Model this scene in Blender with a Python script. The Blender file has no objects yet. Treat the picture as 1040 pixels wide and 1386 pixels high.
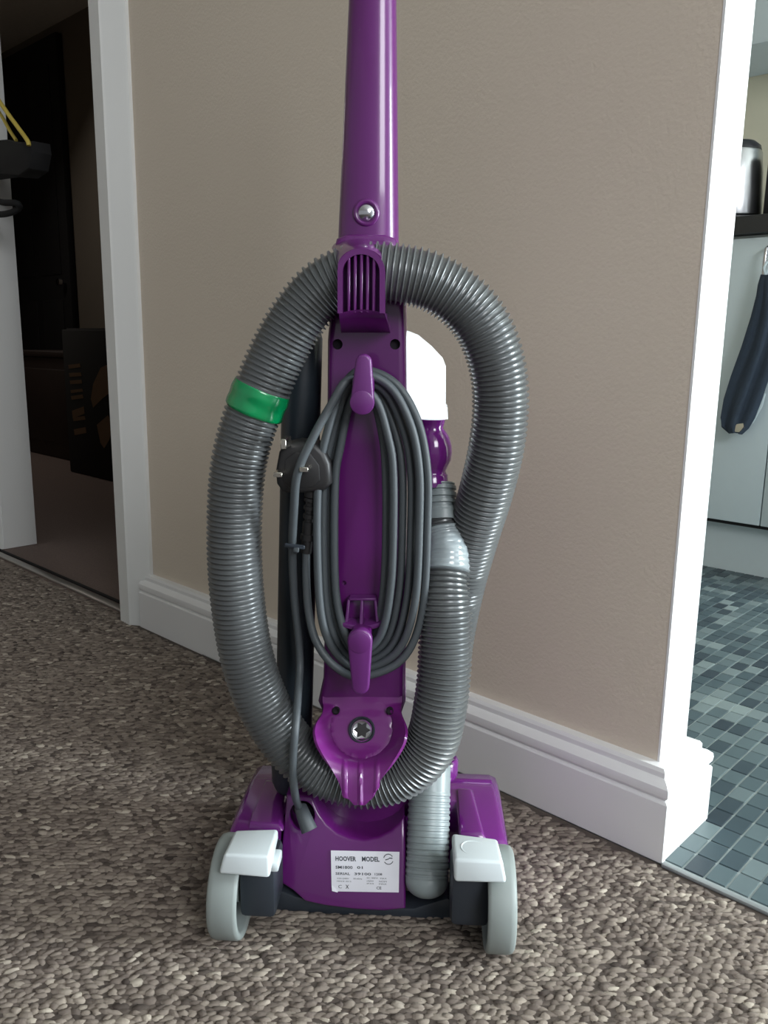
import bpy, bmesh, math, random
import numpy as np
from mathutils import Vector, Matrix, noise

random.seed(7); rng = np.random.default_rng(7)
S = bpy.context.scene
COL = S.collection

# ------------------------------------------------------------------ camera
F, PITCH, ROLL, CAM_H = 1120.0, math.radians(11.6), math.radians(0.8), 0.62
cam_d = bpy.data.cameras.new('camera'); cam = bpy.data.objects.new('camera', cam_d); COL.objects.link(cam)
cam_d.sensor_width = 36.0; cam_d.lens = 36.0 * F / 1386.0; cam_d.clip_start = 0.02
cam.matrix_world = Matrix.Translation((0, 0, CAM_H)) @ Matrix.Rotation(math.pi/2 - PITCH, 4, 'X') @ Matrix.Rotation(ROLL, 4, 'Z')
S.camera = cam

# ------------------------------------------------------------------ light
S.view_settings.view_transform = 'Standard'; S.view_settings.look = 'None'
S.view_settings.gamma = 1.0; S.view_settings.use_curve_mapping = False
S.view_settings.exposure = 0.0
wd = bpy.data.worlds.new('world'); S.world = wd; wd.use_nodes = True
wd.node_tree.nodes['Background'].inputs[0].default_value = (0.93, 0.97, 1.0, 1)
wd.node_tree.nodes['Background'].inputs[1].default_value = 0.37

def area(name, loc, target, sx, sy, power, col):
    l = bpy.data.lights.new(name, 'AREA'); l.shape = 'RECTANGLE'; l.size = sx; l.size_y = sy
    l.energy = power; l.color = col
    o = bpy.data.objects.new(name, l); COL.objects.link(o); o.location = loc
    o.rotation_euler = (Vector(target) - Vector(loc)).to_track_quat('-Z', 'Y').to_euler()
    return o
# daylight through the glazed kitchen door to the right, and an added, unseen fill light behind the camera
area('glazed_door_daylight', (3.6, 0.30, 1.05), (0.0, 0.62, 0.95), 0.9, 1.9, 280.0, (0.86, 0.95, 1.0))
area('front_fill_light', (1.4, -1.9, 1.95), (0.1, 0.9, 0.45), 1.2, 1.1, 54.0, (0.95, 0.97, 1.0))

area('dark_room_fill', tuple(np.array([.3447, .9027, 1.9]) + np.array([-.7273, .6863, 0])*4.4 + np.array([.6863, .7273, 0])*.7), (-1.5, 3.4, 0.2), .4, .4, 3.6, (1.0, .92, .84))  # added unseen fill that lifts the dark room

# ------------------------------------------------------------------ measuring helpers
_f = np.array([0, math.cos(PITCH), -math.sin(PITCH)]); _r0 = np.array([1., 0, 0]); _u0 = np.array([0, math.sin(PITCH), math.cos(PITCH)])
_r = _r0*math.cos(ROLL) + _u0*math.sin(ROLL); _u = -_r0*math.sin(ROLL) + _u0*math.cos(ROLL)
_C = np.array([0, 0, CAM_H])
def ray(x, y): return _f + _r*(x-520)/F - _u*(y-693)/F
def pj(P):
    v = np.array(P) - _C; c = v @ _f
    return 520 + F*(v @ _r)/c, 693 - F*(v @ _u)/c, c
# wall frame: s runs along the beige wall to the left, n goes through it into the rooms behind
_B = np.array([.3447, .9027, 0]); _TL = np.array([-.7273, .6863, 0]); _N = np.array([.6863, .7273, 0])
def W(s, n, z): return Vector(_B + _TL*s + _N*n + np.array([0, 0, z]))
def wn(x, y, n):
    d = ray(x, y); o = _C - _B; k = (n - o @ _N)/(d @ _N); P = o + d*k
    return P @ _TL, P[2]
# cleaner frame: l to the right, d away from the photographer, z up, turned three degrees
_TH = math.radians(3); _R0 = np.array([-.02, .775, 0])
_LV = np.array([math.cos(_TH), -math.sin(_TH), 0]); _DV = np.array([math.sin(_TH), math.cos(_TH), 0])
def L(x, y, d, k=0.0):
    """point of the cleaner seen at (x, y) on the surface d + k*z"""
    q = ray(x, y); o = _C - _R0
    t = (d + k*o[2] - o @ _DV)/(q @ _DV - k*q[2]); P = o + q*t
    return Vector((P @ _LV, P @ _DV, P[2]))

# ------------------------------------------------------------------ materials
def lin(c):
    return tuple(((v/255)/12.92 if v/255 <= .04045 else ((v/255+.055)/1.055)**2.4) for v in c)
def mat(name, rgb, rough=.5, metal=0, coat=0, var=.06, scale=40, bump=0, bscale=300, spec=.5, trans=0):
    m = bpy.data.materials.new(name); m.use_nodes = True
    nt = m.node_tree; b = nt.nodes['Principled BSDF']
    c = lin(rgb)
    nz = nt.nodes.new('ShaderNodeTexNoise'); nz.inputs['Scale'].default_value = scale; nz.inputs['Detail'].default_value = 4
    tc = nt.nodes.new('ShaderNodeTexCoord'); nt.links.new(tc.outputs['Object'], nz.inputs['Vector'])
    mx = nt.nodes.new('ShaderNodeMix'); mx.data_type = 'RGBA'
    mx.inputs[6].default_value = tuple(v*(1-var) for v in c) + (1,)
    mx.inputs[7].default_value = tuple(min(1, v*(1+var)) for v in c) + (1,)
    nt.links.new(nz.outputs['Fac'], mx.inputs[0]); nt.links.new(mx.outputs[2], b.inputs['Base Color'])
    b.inputs['Roughness'].default_value = rough; b.inputs['Metallic'].default_value = metal
    b.inputs['Coat Weight'].default_value = coat; b.inputs['Coat Roughness'].default_value = .06
    b.inputs['Specular IOR Level'].default_value = spec
    if trans: b.inputs['Transmission Weight'].default_value = trans
    if bump:
        n2 = nt.nodes.new('ShaderNodeTexNoise'); n2.inputs['Scale'].default_value = bscale; n2.inputs['Detail'].default_value = 3
        nt.links.new(tc.outputs['Object'], n2.inputs['Vector'])
        bp = nt.nodes.new('ShaderNodeBump'); bp.inputs['Strength'].default_value = bump; bp.inputs['Distance'].default_value = .002
        nt.links.new(n2.outputs['Fac'], bp.inputs['Height']); nt.links.new(bp.outputs['Normal'], b.inputs['Normal'])
    return m
def random_tint_mat(name, stops, rough, attr=None, bump=0):
    m = bpy.data.materials.new(name); m.use_nodes = True; nt = m.node_tree; b = nt.nodes['Principled BSDF']
    rp = nt.nodes.new('ShaderNodeValToRGB'); rp.color_ramp.elements.remove(rp.color_ramp.elements[0])
    for i, (p, c) in enumerate(stops):
        e = rp.color_ramp.elements[0] if i == 0 else rp.color_ramp.elements.new(p)
        e.position = p; e.color = lin(c) + (1,)
    if attr:
        a = nt.nodes.new('ShaderNodeAttribute'); a.attribute_name = attr; nt.links.new(a.outputs['Fac'], rp.inputs[0])
    else:
        a = nt.nodes.new('ShaderNodeObjectInfo'); nt.links.new(a.outputs['Random'], rp.inputs[0])
    nt.links.new(rp.outputs[0], b.inputs['Base Color']); b.inputs['Roughness'].default_value = rough
    if bump:
        nz = nt.nodes.new('ShaderNodeTexNoise'); nz.inputs['Scale'].default_value = 900
        tc = nt.nodes.new('ShaderNodeTexCoord'); nt.links.new(tc.outputs['Object'], nz.inputs['Vector'])
        bp = nt.nodes.new('ShaderNodeBump'); bp.inputs['Strength'].default_value = bump; bp.inputs['Distance'].default_value = .001
        nt.links.new(nz.outputs['Fac'], bp.inputs['Height']); nt.links.new(bp.outputs['Normal'], b.inputs['Normal'])
    return m

M = dict(
    wall=mat('beige_paint', (214, 202, 186), .85, var=.03, scale=3, bump=.25, bscale=220),
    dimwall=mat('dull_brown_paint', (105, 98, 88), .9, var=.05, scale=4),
    white=mat('white_gloss_paint', (232, 232, 232), .35, var=.02, scale=8),
    frame=mat('white_frame_paint', (225, 226, 224), .4, var=.02, scale=8),
    ceiling=mat('ceiling_paint', (215, 213, 208), .9),
    kwall=mat('kitchen_paint', (214, 212, 190), .8, var=.03),
    purple=mat('purple_plastic', (92, 22, 100), .30, coat=.6, var=.05, scale=14),
    purple_rough=mat('purple_rough_plastic', (86, 24, 100), .65, var=.05),
    purple_part_lit=mat('purple_lit_satin_plastic', (112, 32, 116), .34, coat=.4, var=.05, scale=14),  # lighter purple: light on the upturned scoop painted into the colour
    purple_lit=mat('purple_lit_matt_plastic', (96, 34, 106), .42, coat=.25, var=.05, scale=14),  # paler purple: brighter light on hooks and catch painted into the colour
    purple_clear=mat('purple_translucent_plastic', (104, 32, 116), .14, coat=.6, var=.05),
    hole_shade=mat('painted_hole_shade', (18, 6, 22), .8),  # near-black that paints the shade inside holes and recesses
    hose=mat('grey_hose_plastic', (104, 107, 108), .3, metal=.25, var=.06, scale=60),
    cuff=mat('grey_cuff_plastic', (140, 150, 152), .35, var=.04),
    wheel=mat('grey_wheel_plastic', (142, 150, 148), .5, var=.05),
    dark=mat('charcoal_plastic', (46, 52, 60), .45, var=.08),
    wand=mat('dark_wand_plastic', (42, 50, 57), .35, var=.06),
    cord=mat('grey_cord_rubber', (74, 80, 84), .5, var=.06),
    plug=mat('black_plug_rubber', (36, 35, 36), .45, var=.1),
    pin=mat('metal_pin', (220, 215, 205), .22, metal=1),
    steel=mat('steel', (205, 205, 210), .2, metal=1),
    brushed=mat('brushed_steel', (190, 192, 194), .3, metal=1),
    green=mat('green_tape', (0, 132, 76), .22, coat=.5, var=.12, scale=30),
    clear=mat('grey_glossy_tape', (150, 160, 164), .15, coat=.8, var=.05),
    shell=mat('white_plastic', (240, 242, 243), .38, var=.03),
    pedal=mat('pale_grey_pedal', (212, 221, 224), .4, var=.03),
    sticker=mat('label_paper', (226, 226, 234), .4, var=.02),
    ink=mat('label_ink', (60, 66, 74), .7),
    cabinet=mat('white_cabinet_front', (184, 198, 202), .4, var=.02),
    worktop=mat('dark_worktop', (38, 40, 42), .35, var=.3, scale=300),
    towel=mat('navy_towel', (46, 58, 72), .95, var=.18, scale=60, bump=.6, bscale=500),
    hem=mat('towel_hem', (176, 170, 150), .9),
    pale=mat('pale_cloth', (190, 205, 210), .9),
    black=mat('black_fabric', (16, 16, 18), .85, var=.2),
    blackp=mat('black_plastic', (20, 20, 26), .35),
    brown=mat('dark_brown_wood', (44, 32, 28), .6, var=.25, scale=12),
    yellow=mat('yellow_strap', (206, 184, 84), .6, var=.1),
    print_=mat('faded_print', (112, 88, 64), .8),
    strip=mat('metal_threshold', (176, 172, 166), .35, metal=.7),
    edge=mat('grey_vinyl_trim', (150, 156, 156), .5),
    grout=mat('grout', (170, 180, 180), .8),
    base=mat('carpet_backing', (80, 71, 65), .95, var=.35, scale=160),
    carpet_flat=mat('room_carpet', (118, 102, 95), .95, var=.3, scale=160, bump=.6),
    gap=mat('dark_gap', (12, 14, 16), .8),
)
TILE = [(0, (48, 60, 68)), (.3, (66, 82, 88)), (.65, (84, 100, 104)), (.9, (108, 122, 124)), (1, (128, 142, 142))]
M['tile'] = random_tint_mat('mosaic_tile', TILE, .45, bump=.2)
M['tile2'] = random_tint_mat('mosaic_tile_far', TILE, .45, attr='tint')
M['pile'] = random_tint_mat('carpet_yarn', [(0, (64, 55, 50)), (.35, (114, 103, 95)), (.75, (145, 134, 123)), (1, (182, 172, 158))], .95, attr='tint', bump=.5)

# ------------------------------------------------------------------ object helpers
def clean(bm):
    bmesh.ops.recalc_face_normals(bm, faces=bm.faces)
def mk(name, bm, m, parent=None, loc=None, local=False, smooth=38, fix=True):
    """one mesh object; world-space bmesh unless local (already in the parent's space)"""
    if fix: clean(bm)
    o = bpy.data.objects.new(name, None)
    me = bpy.data.meshes.new(name)
    if not local:
        if parent is not None: bpy.context.view_layer.update(); bm.transform(parent.matrix_world.inverted())
        elif loc is not None: bm.transform(Matrix.Translation(-Vector(loc)))
    bm.to_mesh(me); bm.free()
    bpy.data.objects.remove(o)
    o = bpy.data.objects.new(name, me); COL.objects.link(o)
    if loc is not None and parent is None: o.location = loc
    if parent is not None: o.parent = parent
    me.materials.append(M[m] if isinstance(m, str) else m)
    if smooth is not None:
        me.shade_smooth(); me.set_sharp_from_angle(angle=math.radians(smooth))
    return o
def empty(name, loc, rz=0.0):
    o = bpy.data.objects.new(name, None); COL.objects.link(o); o.empty_display_size = .05
    o.matrix_world = Matrix.Translation(loc) @ Matrix.Rotation(rz, 4, 'Z'); return o
def tag(o, label=None, cat=None, group=None, kind=None):
    for k, v in (('label', label), ('category', cat), ('group', group), ('kind', kind)):
        if v: o[k] = v
    return o
def struct(o, label=None):
    o['kind'] = 'structure'
    if label: o['label'] = label
    return o
def bevel(bm, off, seg=2, ang=30):
    if off <= 0: return
    clean(bm)
    ed = [e for e in bm.edges if len(e.link_faces) == 2 and e.calc_face_angle(0) > math.radians(ang)]
    bmesh.ops.bevel(bm, geom=ed, offset=off, segments=seg, affect='EDGES', profile=.5, clamp_overlap=True)
def hexa(p, bev=0, seg=2):
    """eight corners: 0-3 one quad, 4-7 the opposite quad"""
    bm = bmesh.new(); v = [bm.verts.new(q) for q in p]
    for f in ((0,1,2,3), (7,6,5,4), (0,4,5,1), (1,5,6,2), (2,6,7,3), (3,7,4,0)): bm.faces.new([v[i] for i in f])
    bevel(bm, bev, seg); return bm
def wbox(s0, s1, n0, n1, z0, z1, bev=0):
    return hexa([W(s0,n0,z0), W(s1,n0,z0), W(s1,n1,z0), W(s0,n1,z0), W(s0,n0,z1), W(s1,n0,z1), W(s1,n1,z1), W(s0,n1,z1)], bev)
def lbox(l0, l1, d0, d1, z0, z1, bev=0, seg=2):
    return hexa([(l0,d0,z0), (l1,d0,z0), (l1,d1,z0), (l0,d1,z0), (l0,d0,z1), (l1,d0,z1), (l1,d1,z1), (l0,d1,z1)], bev, seg)
def join(*bms):
    out = bms[0]
    for b in bms[1:]:
        me = bpy.data.meshes.new('t'); b.to_mesh(me); b.free(); out.from_mesh(me); bpy.data.meshes.remove(me)
    return out
def slab(front, back, bev=0, seg=2, bev_all=True):
    """closed solid between two outlines of equal length"""
    bm = bmesh.new(); a = [bm.verts.new(p) for p in front]; b = [bm.verts.new(p) for p in back]; n = len(a)
    fa = bm.faces.new(a); bm.faces.new(b[::-1])
    for i in range(n): bm.faces.new((a[i], b[i], b[(i+1) % n], a[(i+1) % n]))
    if bev:
        clean(bm)
        rim = [e for e in bm.edges if e.verts[0] in a and e.verts[1] in a]
        bmesh.ops.bevel(bm, geom=rim, offset=bev, segments=seg, affect='EDGES', profile=.5, clamp_overlap=True)
    return bm
def plate(px, d, depth, bev=0, k=0.0, seg=2):
    """picture outline px on the surface d + k*z, pushed back by depth"""
    fr = [L(x, y, d, k) for x, y in px]
    return slab(fr, [p + Vector((0, depth, 0)) for p in fr], bev, seg)
def crom(pts, per=16, closed=False):
    P = [Vector(p) for p in pts]; out = []; n = len(P)
    for i in range(n if closed else n-1):
        if closed: a, b, c, e = P[i-1], P[i], P[(i+1) % n], P[(i+2) % n]
        else: a, b, c, e = P[max(i-1, 0)], P[i], P[i+1], P[min(i+2, n-1)]
        for j in range(per):
            t = j/per
            out.append(.5*((2*b) + (c-a)*t + (2*a-5*b+4*c-e)*t*t + (3*b-a-3*c+e)*t**3))
    if not closed: out.append(P[-1])
    return out
def resample(pts, step):
    P = np.array([list(p) for p in pts]); seg = np.linalg.norm(np.diff(P, axis=0), axis=1); s = np.concatenate([[0], np.cumsum(seg)])
    n = max(2, int(s[-1]/step)); t = np.linspace(0, s[-1], n+1)
    return [Vector((np.interp(q, s, P[:,0]), np.interp(q, s, P[:,1]), np.interp(q, s, P[:,2]))) for q in t], t
def tube(pts, rad, seg=12, cap=True, sq=None):
    """sweep a circle along pts; rad is a number or list"""
    n = len(pts); bm = bmesh.new(); rings = []
    T = [(pts[min(i+1, n-1)] - pts[max(i-1, 0)]).normalized() for i in range(n)]
    up = Vector((0, 1, 0)) if abs(T[0].y) < .9 else Vector((1, 0, 0))
    u = (up - T[0]*up.dot(T[0])).normalized()
    for i in range(n):
        u = (u - T[i]*u.dot(T[i])).normalized(); w = T[i].cross(u)
        r = rad[i] if hasattr(rad, '__len__') else rad
        rings.append([bm.verts.new(pts[i] + (u*math.cos(2*math.pi*j/seg) + w*math.sin(2*math.pi*j/seg)*(sq or 1))*r) for j in range(seg)])
    for a, b in zip(rings, rings[1:]):
        for j in range(seg): bm.faces.new((a[j], a[(j+1) % seg], b[(j+1) % seg], b[j]))
    if cap: bm.faces.new(rings[0][::-1]); bm.faces.new(rings[-1])
    return bm
def rod(a, b, r, seg=12): return tube([Vector(a), Vector(b)], r, seg)
def lathe(center, axis, prof, seg=32):
    """profile (radius, height along axis)"""
    ax = Vector(axis).normalized(); h = Vector((1, 0, 0)) if abs(ax.x) < .9 else Vector((0, 1, 0))
    u = (h - ax*h.dot(ax)).normalized(); w = ax.cross(u); c = Vector(center)
    bm = bmesh.new(); rings = []
    for r, z in prof:
        if r <= 1e-6: rings.append([bm.verts.new(c + ax*z)])
        else: rings.append([bm.verts.new(c + ax*z + (u*math.cos(2*math.pi*j/seg) + w*math.sin(2*math.pi*j/seg))*r) for j in range(seg)])
    for a, b in zip(rings, rings[1:]):
        for j in range(seg):
            k = (j+1) % seg
            if len(a) == 1 and len(b) == 1: continue
            if len(a) == 1: bm.faces.new((a[0], b[k], b[j]))
            elif len(b) == 1: bm.faces.new((a[j], a[k], b[0]))
            else: bm.faces.new((a[j], a[k], b[k], b[j]))
    if len(rings[0]) > 1: bm.faces.new(rings[0][::-1])
    if len(rings[-1]) > 1: bm.faces.new(rings[-1])
    return bm
def torus_ring(center, axis, R, r, seg=28, ms=10):
    ax = Vector(axis).normalized(); h = Vector((1, 0, 0)) if abs(ax.x) < .9 else Vector((0, 1, 0))
    u = (h - ax*h.dot(ax)).normalized(); w = ax.cross(u); c = Vector(center); bm = bmesh.new()
    g = [[bm.verts.new(c + (u*math.cos(a) + w*math.sin(a))*(R + r*math.cos(b)) + ax*r*math.sin(b)) for b in np.linspace(0, 2*math.pi, ms, endpoint=False)] for a in np.linspace(0, 2*math.pi, seg, endpoint=False)]
    for i in range(seg):
        for j in range(ms): bm.faces.new((g[i][j], g[(i+1) % seg][j], g[(i+1) % seg][(j+1) % ms], g[i][(j+1) % ms]))
    return bm
def cut(o, bms):
    """carve holes out of o"""
    for b in bms:
        clean(b); me = bpy.data.meshes.new('c'); b.to_mesh(me); b.free(); c = bpy.data.objects.new('c', me); COL.objects.link(c)
        c.matrix_world = o.parent.matrix_world if o.parent else o.matrix_world
        md = o.modifiers.new('b', 'BOOLEAN'); md.operation = 'DIFFERENCE'; md.object = c; md.solver = 'EXACT'
        bpy.context.view_layer.update()
        ev = o.evaluated_get(bpy.context.evaluated_depsgraph_get()); nm = bpy.data.meshes.new_from_object(ev)
        o.modifiers.clear(); old = o.data; o.data = nm; nm.name = old.name + '_cut'; bpy.data.meshes.remove(old)
        bpy.data.objects.remove(c); bpy.data.meshes.remove(me)
    o.data.shade_smooth(); o.data.set_sharp_from_angle(angle=math.radians(38))
def arr_mesh(name, co, faces_flat, loop_start, m, tint=None):
    me = bpy.data.meshes.new(name)
    me.vertices.add(len(co)); me.vertices.foreach_set('co', co.astype(np.float32).ravel())
    me.loops.add(len(faces_flat)); me.loops.foreach_set('vertex_index', faces_flat.astype(np.int32))
    me.polygons.add(len(loop_start)); me.polygons.foreach_set('loop_start', loop_start.astype(np.int32))
    me.update(calc_edges=True); me.validate()
    if tint is not None:
        a = me.attributes.new('tint', 'FLOAT', 'POINT'); a.data.foreach_set('value', tint.astype(np.float32))
    me.materials.append(M[m]); return me

# ================================================================== the setting
H = 2.4
struct(mk('floor', wbox(-4, 7.2, -4.2, 0, -.05, 0), 'base'))
struct(mk('floor_dark_room', wbox(.97, 7.2, .0, 2.2, -.05, -.0005), 'carpet_flat'))
floor_k = struct(mk('floor_kitchen', wbox(-3.2, .97, .0, 2.1, -.05, .0015), 'grout'))
struct(mk('ceiling', wbox(-4, 7.2, -4.2, 2.2, H, H+.05), 'ceiling'))
# beige wall: its end stands at s = .025
struct(mk('wall_back', join(wbox(.0275, 1.262, .025, .100, 0, H)), 'wall'))
struct(mk('wall_over_door', wbox(1.262, 2.10, .025, .100, 2.03, H), 'wall'))
struct(mk('wall_left', wbox(2.10, 7.2, .025, .100, 0, H), 'wall'))
struct(mk('trim_1', wbox(.0245, .0275, .0246, .1006, 0, H), 'white'), 'white painted end of the wall')
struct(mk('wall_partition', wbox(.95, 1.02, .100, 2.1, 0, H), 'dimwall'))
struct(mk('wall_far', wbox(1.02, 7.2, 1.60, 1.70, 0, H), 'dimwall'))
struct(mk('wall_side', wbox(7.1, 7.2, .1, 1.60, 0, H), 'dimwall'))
struct(mk('wall_kitchen', wbox(-3.2, .95, 1.97, 2.05, 0, H), 'kwall'))
struct(mk('wall_hall', wbox(3.4, 3.5, -4.2, .025, 0, H), 'wall'))

# skirting: profile (offset from the wall, height), mitred round the end of the wall
PROF = [(.025, 0), (.025, .078), (.0235, .0808), (.0205, .082), (.0215, .0835), (.0245, .087), (.0252, .0925), (.0245, .098), (.0195, .1035), (.0145, .1065), (.0145, .113), (.012, .1175), (0, .1185)]
def skirting(path):
    """path: function offset -> list of (s, n)"""
    bm = bmesh.new(); rows = []
    for o, z in PROF: rows.append([bm.verts.new(W(s, n, z)) for s, n in path(o)])
    for a, b in zip(rows, rows[1:]):
        for i in range(len(a)-1): bm.faces.new((a[i], a[i+1], b[i+1], b[i]))
    return bm
struct(mk('baseboard_back', skirting(lambda o: [(1.206, .025-o), (.025-o, .025-o), (.025-o, .1+o*1.4), (.95, .1+o*1.4)]), 'white', smooth=28))
# door frame: two-step architrave each side, linings, head
def architrave(s_in, sg):
    pr = [(0, .03), (0, -.010), (.003, -.012), (.041, -.012), (.045, -.007), (.082, .013), (.087, .018), (.087, .03)]
    a = [W(s_in - sg*q, n, 0) for q, n in pr]; b = [p + Vector((0, 0, 2.02)) for p in a]
    return slab(a, b)
struct(mk('trim_2', architrave(1.272, 1), 'frame', smooth=25), 'white moulded door frame at right of the doorway')
struct(mk('trim_3', architrave(2.098, -1), 'frame', smooth=25))
struct(mk('trim_4', wbox(1.255, 1.280, .022, .16, 0, 2.02, .002), 'frame'))
struct(mk('trim_5', join(wbox(2.092, 2.118, .070, .168, 0, 2.02, .002), wbox(2.0965, 2.118, .024, .072, 0, 2.02)), 'frame'), 'white door lining at left of the doorway')
struct(mk('trim_6', wbox(1.19, 2.18, -.01, .16, 2.02, 2.06, .002), 'frame'))
struct(mk('threshold_strip', join(wbox(1.28, 2.095, .018, .040, 0, .006, .002)), 'strip'))
struct(mk('threshold_gap', wbox(1.28, 2.095, .050, .058, -.001, .0035), 'gap'))
struct(mk('threshold_edge', wbox(-2.6, -.001, -.005, .003, 0, .005, .0015), 'edge'))

# carpet pile: woven loops, real geometry on the floor
def carpet():
    sx, sy = .0092, .0062
    xs = np.arange(-1.3, 1.0, sx); ys = np.arange(.30, 2.42, sy)
    X, Y = np.meshgrid(xs, ys); X = X + (np.arange(len(ys)) % 2)[:, None]*sx*.5
    I, J = np.meshgrid(np.arange(len(xs)), np.arange(len(ys)))
    holes = ((J % 2 == 0) & ((I + J//2) % 2 == 0)).ravel()
    X = X.ravel(); Y = Y.ravel()
    X += rng.normal(0, .0009, X.size); Y += rng.normal(0, .0008, Y.size)
    q = np.stack([X, Y, np.zeros_like(X)], 1); v = q - _C; c = v @ _f
    px = 520 + F*(v @ _r)/c; py = 693 - F*(v @ _u)/c
    rel = q - _B; n = rel @ _N; s = rel @ _TL
    keep = (px > -420) & (px < 1480) & (py < 2000) & ((n < -.010) | ((s > 1.29) & (s < 2.09) & (n < .010)))
    X = X[keep]; Y = Y[keep]; K = len(X)
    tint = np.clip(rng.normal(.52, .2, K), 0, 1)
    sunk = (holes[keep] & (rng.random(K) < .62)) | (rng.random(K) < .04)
    tint[sunk] *= .35  # sunken loops darkened: shade between loops painted into the tint
    a = sx*.80*rng.uniform(.75, 1.3, K); b = sy*.70*rng.uniform(.7, 1.2, K); h = rng.uniform(.0016, .0034, K); h[sunk] *= .3
    ang = rng.normal(.06, .24, K)
    seg = 7; th = np.linspace(0, 2*np.pi, seg, endpoint=False)
    tmpl = np.concatenate([np.stack([np.cos(th), np.sin(th), np.zeros(seg)], 1), np.stack([.72*np.cos(th+.4), .72*np.sin(th+.4), np.full(seg, .78)], 1), [[0, 0, 1.]]])
    nv = len(tmpl)
    P = (tmpl[None] + rng.normal(0, .13, (K, nv, 3))*np.array([1, 1, .9]))*np.stack([a, b, h], 1)[:, None]
    ca, sa = np.cos(ang)[:, None], np.sin(ang)[:, None]
    co = np.stack([P[..., 0]*ca - P[..., 1]*sa + X[:, None], P[..., 0]*sa + P[..., 1]*ca + Y[:, None], P[..., 2] - .0006], 2)
    fl, ls = [], []
    for j in range(seg):
        ls.append(len(fl)); fl += [j, (j+1) % seg, seg+(j+1) % seg, seg+j]
    for j in range(seg):
        ls.append(len(fl)); fl += [seg+j, seg+(j+1) % seg, 2*seg]
    fl = np.array(fl); ls = np.array(ls); off = np.arange(K)
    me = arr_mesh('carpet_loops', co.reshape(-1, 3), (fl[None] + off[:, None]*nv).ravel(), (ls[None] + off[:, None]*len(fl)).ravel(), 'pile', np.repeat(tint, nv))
    me.shade_smooth()
    o = bpy.data.objects.new('carpet_loops', me); COL.objects.link(o); o.parent = bpy.data.objects['floor']
    o['kind'] = 'stuff'
carpet()

# mosaic floor tiles: near ones are objects, the rest one mesh
def tiles():
    ts, tn, g = .0262, .0402, .0022
    cells = []
    for i in range(-90, 50):
        for j in range(0, 36):
            s0 = -.0262*12 + i*ts*1.0 + .004; n0 = .008 + j*tn
            if s0 < -2.0 or s0 + ts > .93 or n0 + tn > 1.44: continue
            if n0 < .14 and s0 > .03: continue
            c = W(s0 + ts/2, n0 + tn/2, .003); x, y, z = pj(c)
            blocked = x < wall_px(y) or z < .3
            cells.append((0 if (x < 1052 and not blocked) else 1, z, s0, n0))
    cells.sort()
    rz = math.atan2(_TL[1], _TL[0])
    bm = hexa([(-ts/2+g/2, -tn/2+g/2, -.002), (ts/2-g/2, -tn/2+g/2, -.002), (ts/2-g/2, tn/2-g/2, -.002), (-ts/2+g/2, tn/2-g/2, -.002),
               (-ts/2+g/2+.0006, -tn/2+g/2+.0006, .0012), (ts/2-g/2-.0006, -tn/2+g/2+.0006, .0012), (ts/2-g/2-.0006, tn/2-g/2-.0006, .0012), (-ts/2+g/2+.0006, tn/2-g/2-.0006, .0012)])
    t0 = mk('tile', bm, 'tile', floor_k, local=True, smooth=None); t0.data.name = 'tile'
    nonlocal_first = True
    for q in cells[:300]:
        o = t0 if nonlocal_first else t0.copy()
        if not nonlocal_first: COL.objects.link(o); o.parent = floor_k
        nonlocal_first = False
        c = W(q[2]+ts/2, q[3]+tn/2, .0022 + random.uniform(-.0002, .0002))
        o.location = c; o.rotation_euler = (0, 0, rz)
    rest = cells[300:]
    far = bmesh.new(); lay = far.verts.layers.float.new('tint')
    for q in rest:
        t = random.random(); a = g/2
        lo = [far.verts.new(W(s, n, 0)) for s, n in ((q[2]+a, q[3]+a), (q[2]+ts-a, q[3]+a), (q[2]+ts-a, q[3]+tn-a), (q[2]+a, q[3]+tn-a))]
        hi = [far.verts.new(v.co + Vector((0, 0, .0034))) for v in lo]
        for v in lo + hi: v[lay] = t
        far.faces.new(hi)
        for k in range(4): far.faces.new((lo[k], lo[(k+1) % 4], hi[(k+1) % 4], hi[k]))
    o = mk('tile_field', far, 'tile2', floor_k, smooth=None); o['kind'] = 'stuff'
def wall_px(y): return 1028 - (y/985)*92 if y < 1000 else (965 if y < 1110 else 897)
tiles()

# ================================================================== the vacuum cleaner
V = empty('vacuum_cleaner', Vector(_R0), -_TH)
tag(V, 'purple upright vacuum cleaner seen from behind with grey hose, standing on the carpet', 'vacuum cleaner')
def part(name, bm, m, parent=None, label=None, smooth=38):
    o = mk(name, bm, m, parent or V, local=True, smooth=smooth)
    if label: o['label'] = label
    return o
Y1 = Vector((0, 1, 0))

# handle: tapering oval tube that runs out of the top of the picture
def handle():
    bm = bmesh.new(); rings = []; seg = 36
    for t in np.linspace(0, 1, 24):
        z = .69 + t*.43
        f = (z - .7256)/(.9445 - .7256)
        lc = -.0053 + f*.0018; hw = .0308 - f*.0078; hd = .027 - f*.004
        if t > .97: hw *= .8; hd *= .8
        ring = []
        for j in range(seg):
            a = 2*math.pi*j/seg; ca, sa = math.cos(a), math.sin(a); e = .72
            ring.append(bm.verts.new((lc + hw*math.copysign(abs(ca)**e, ca), .11 + hd*math.copysign(abs(sa)**e, sa), z)))
        rings.append(ring)
    for a, b in zip(rings, rings[1:]):
        for j in range(seg): bm.faces.new((a[j], a[(j+1) % seg], b[(j+1) % seg], b[j]))
    bm.faces.new(rings[0][::-1]); bm.faces.new(rings[-1])
    return bm
hd = part('handle', handle(), 'purple')
c = L(496, 288, .084)
part('screw_boss', torus_ring(c, (0, 1, 0), .0108, .0026), 'purple', hd)
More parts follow.
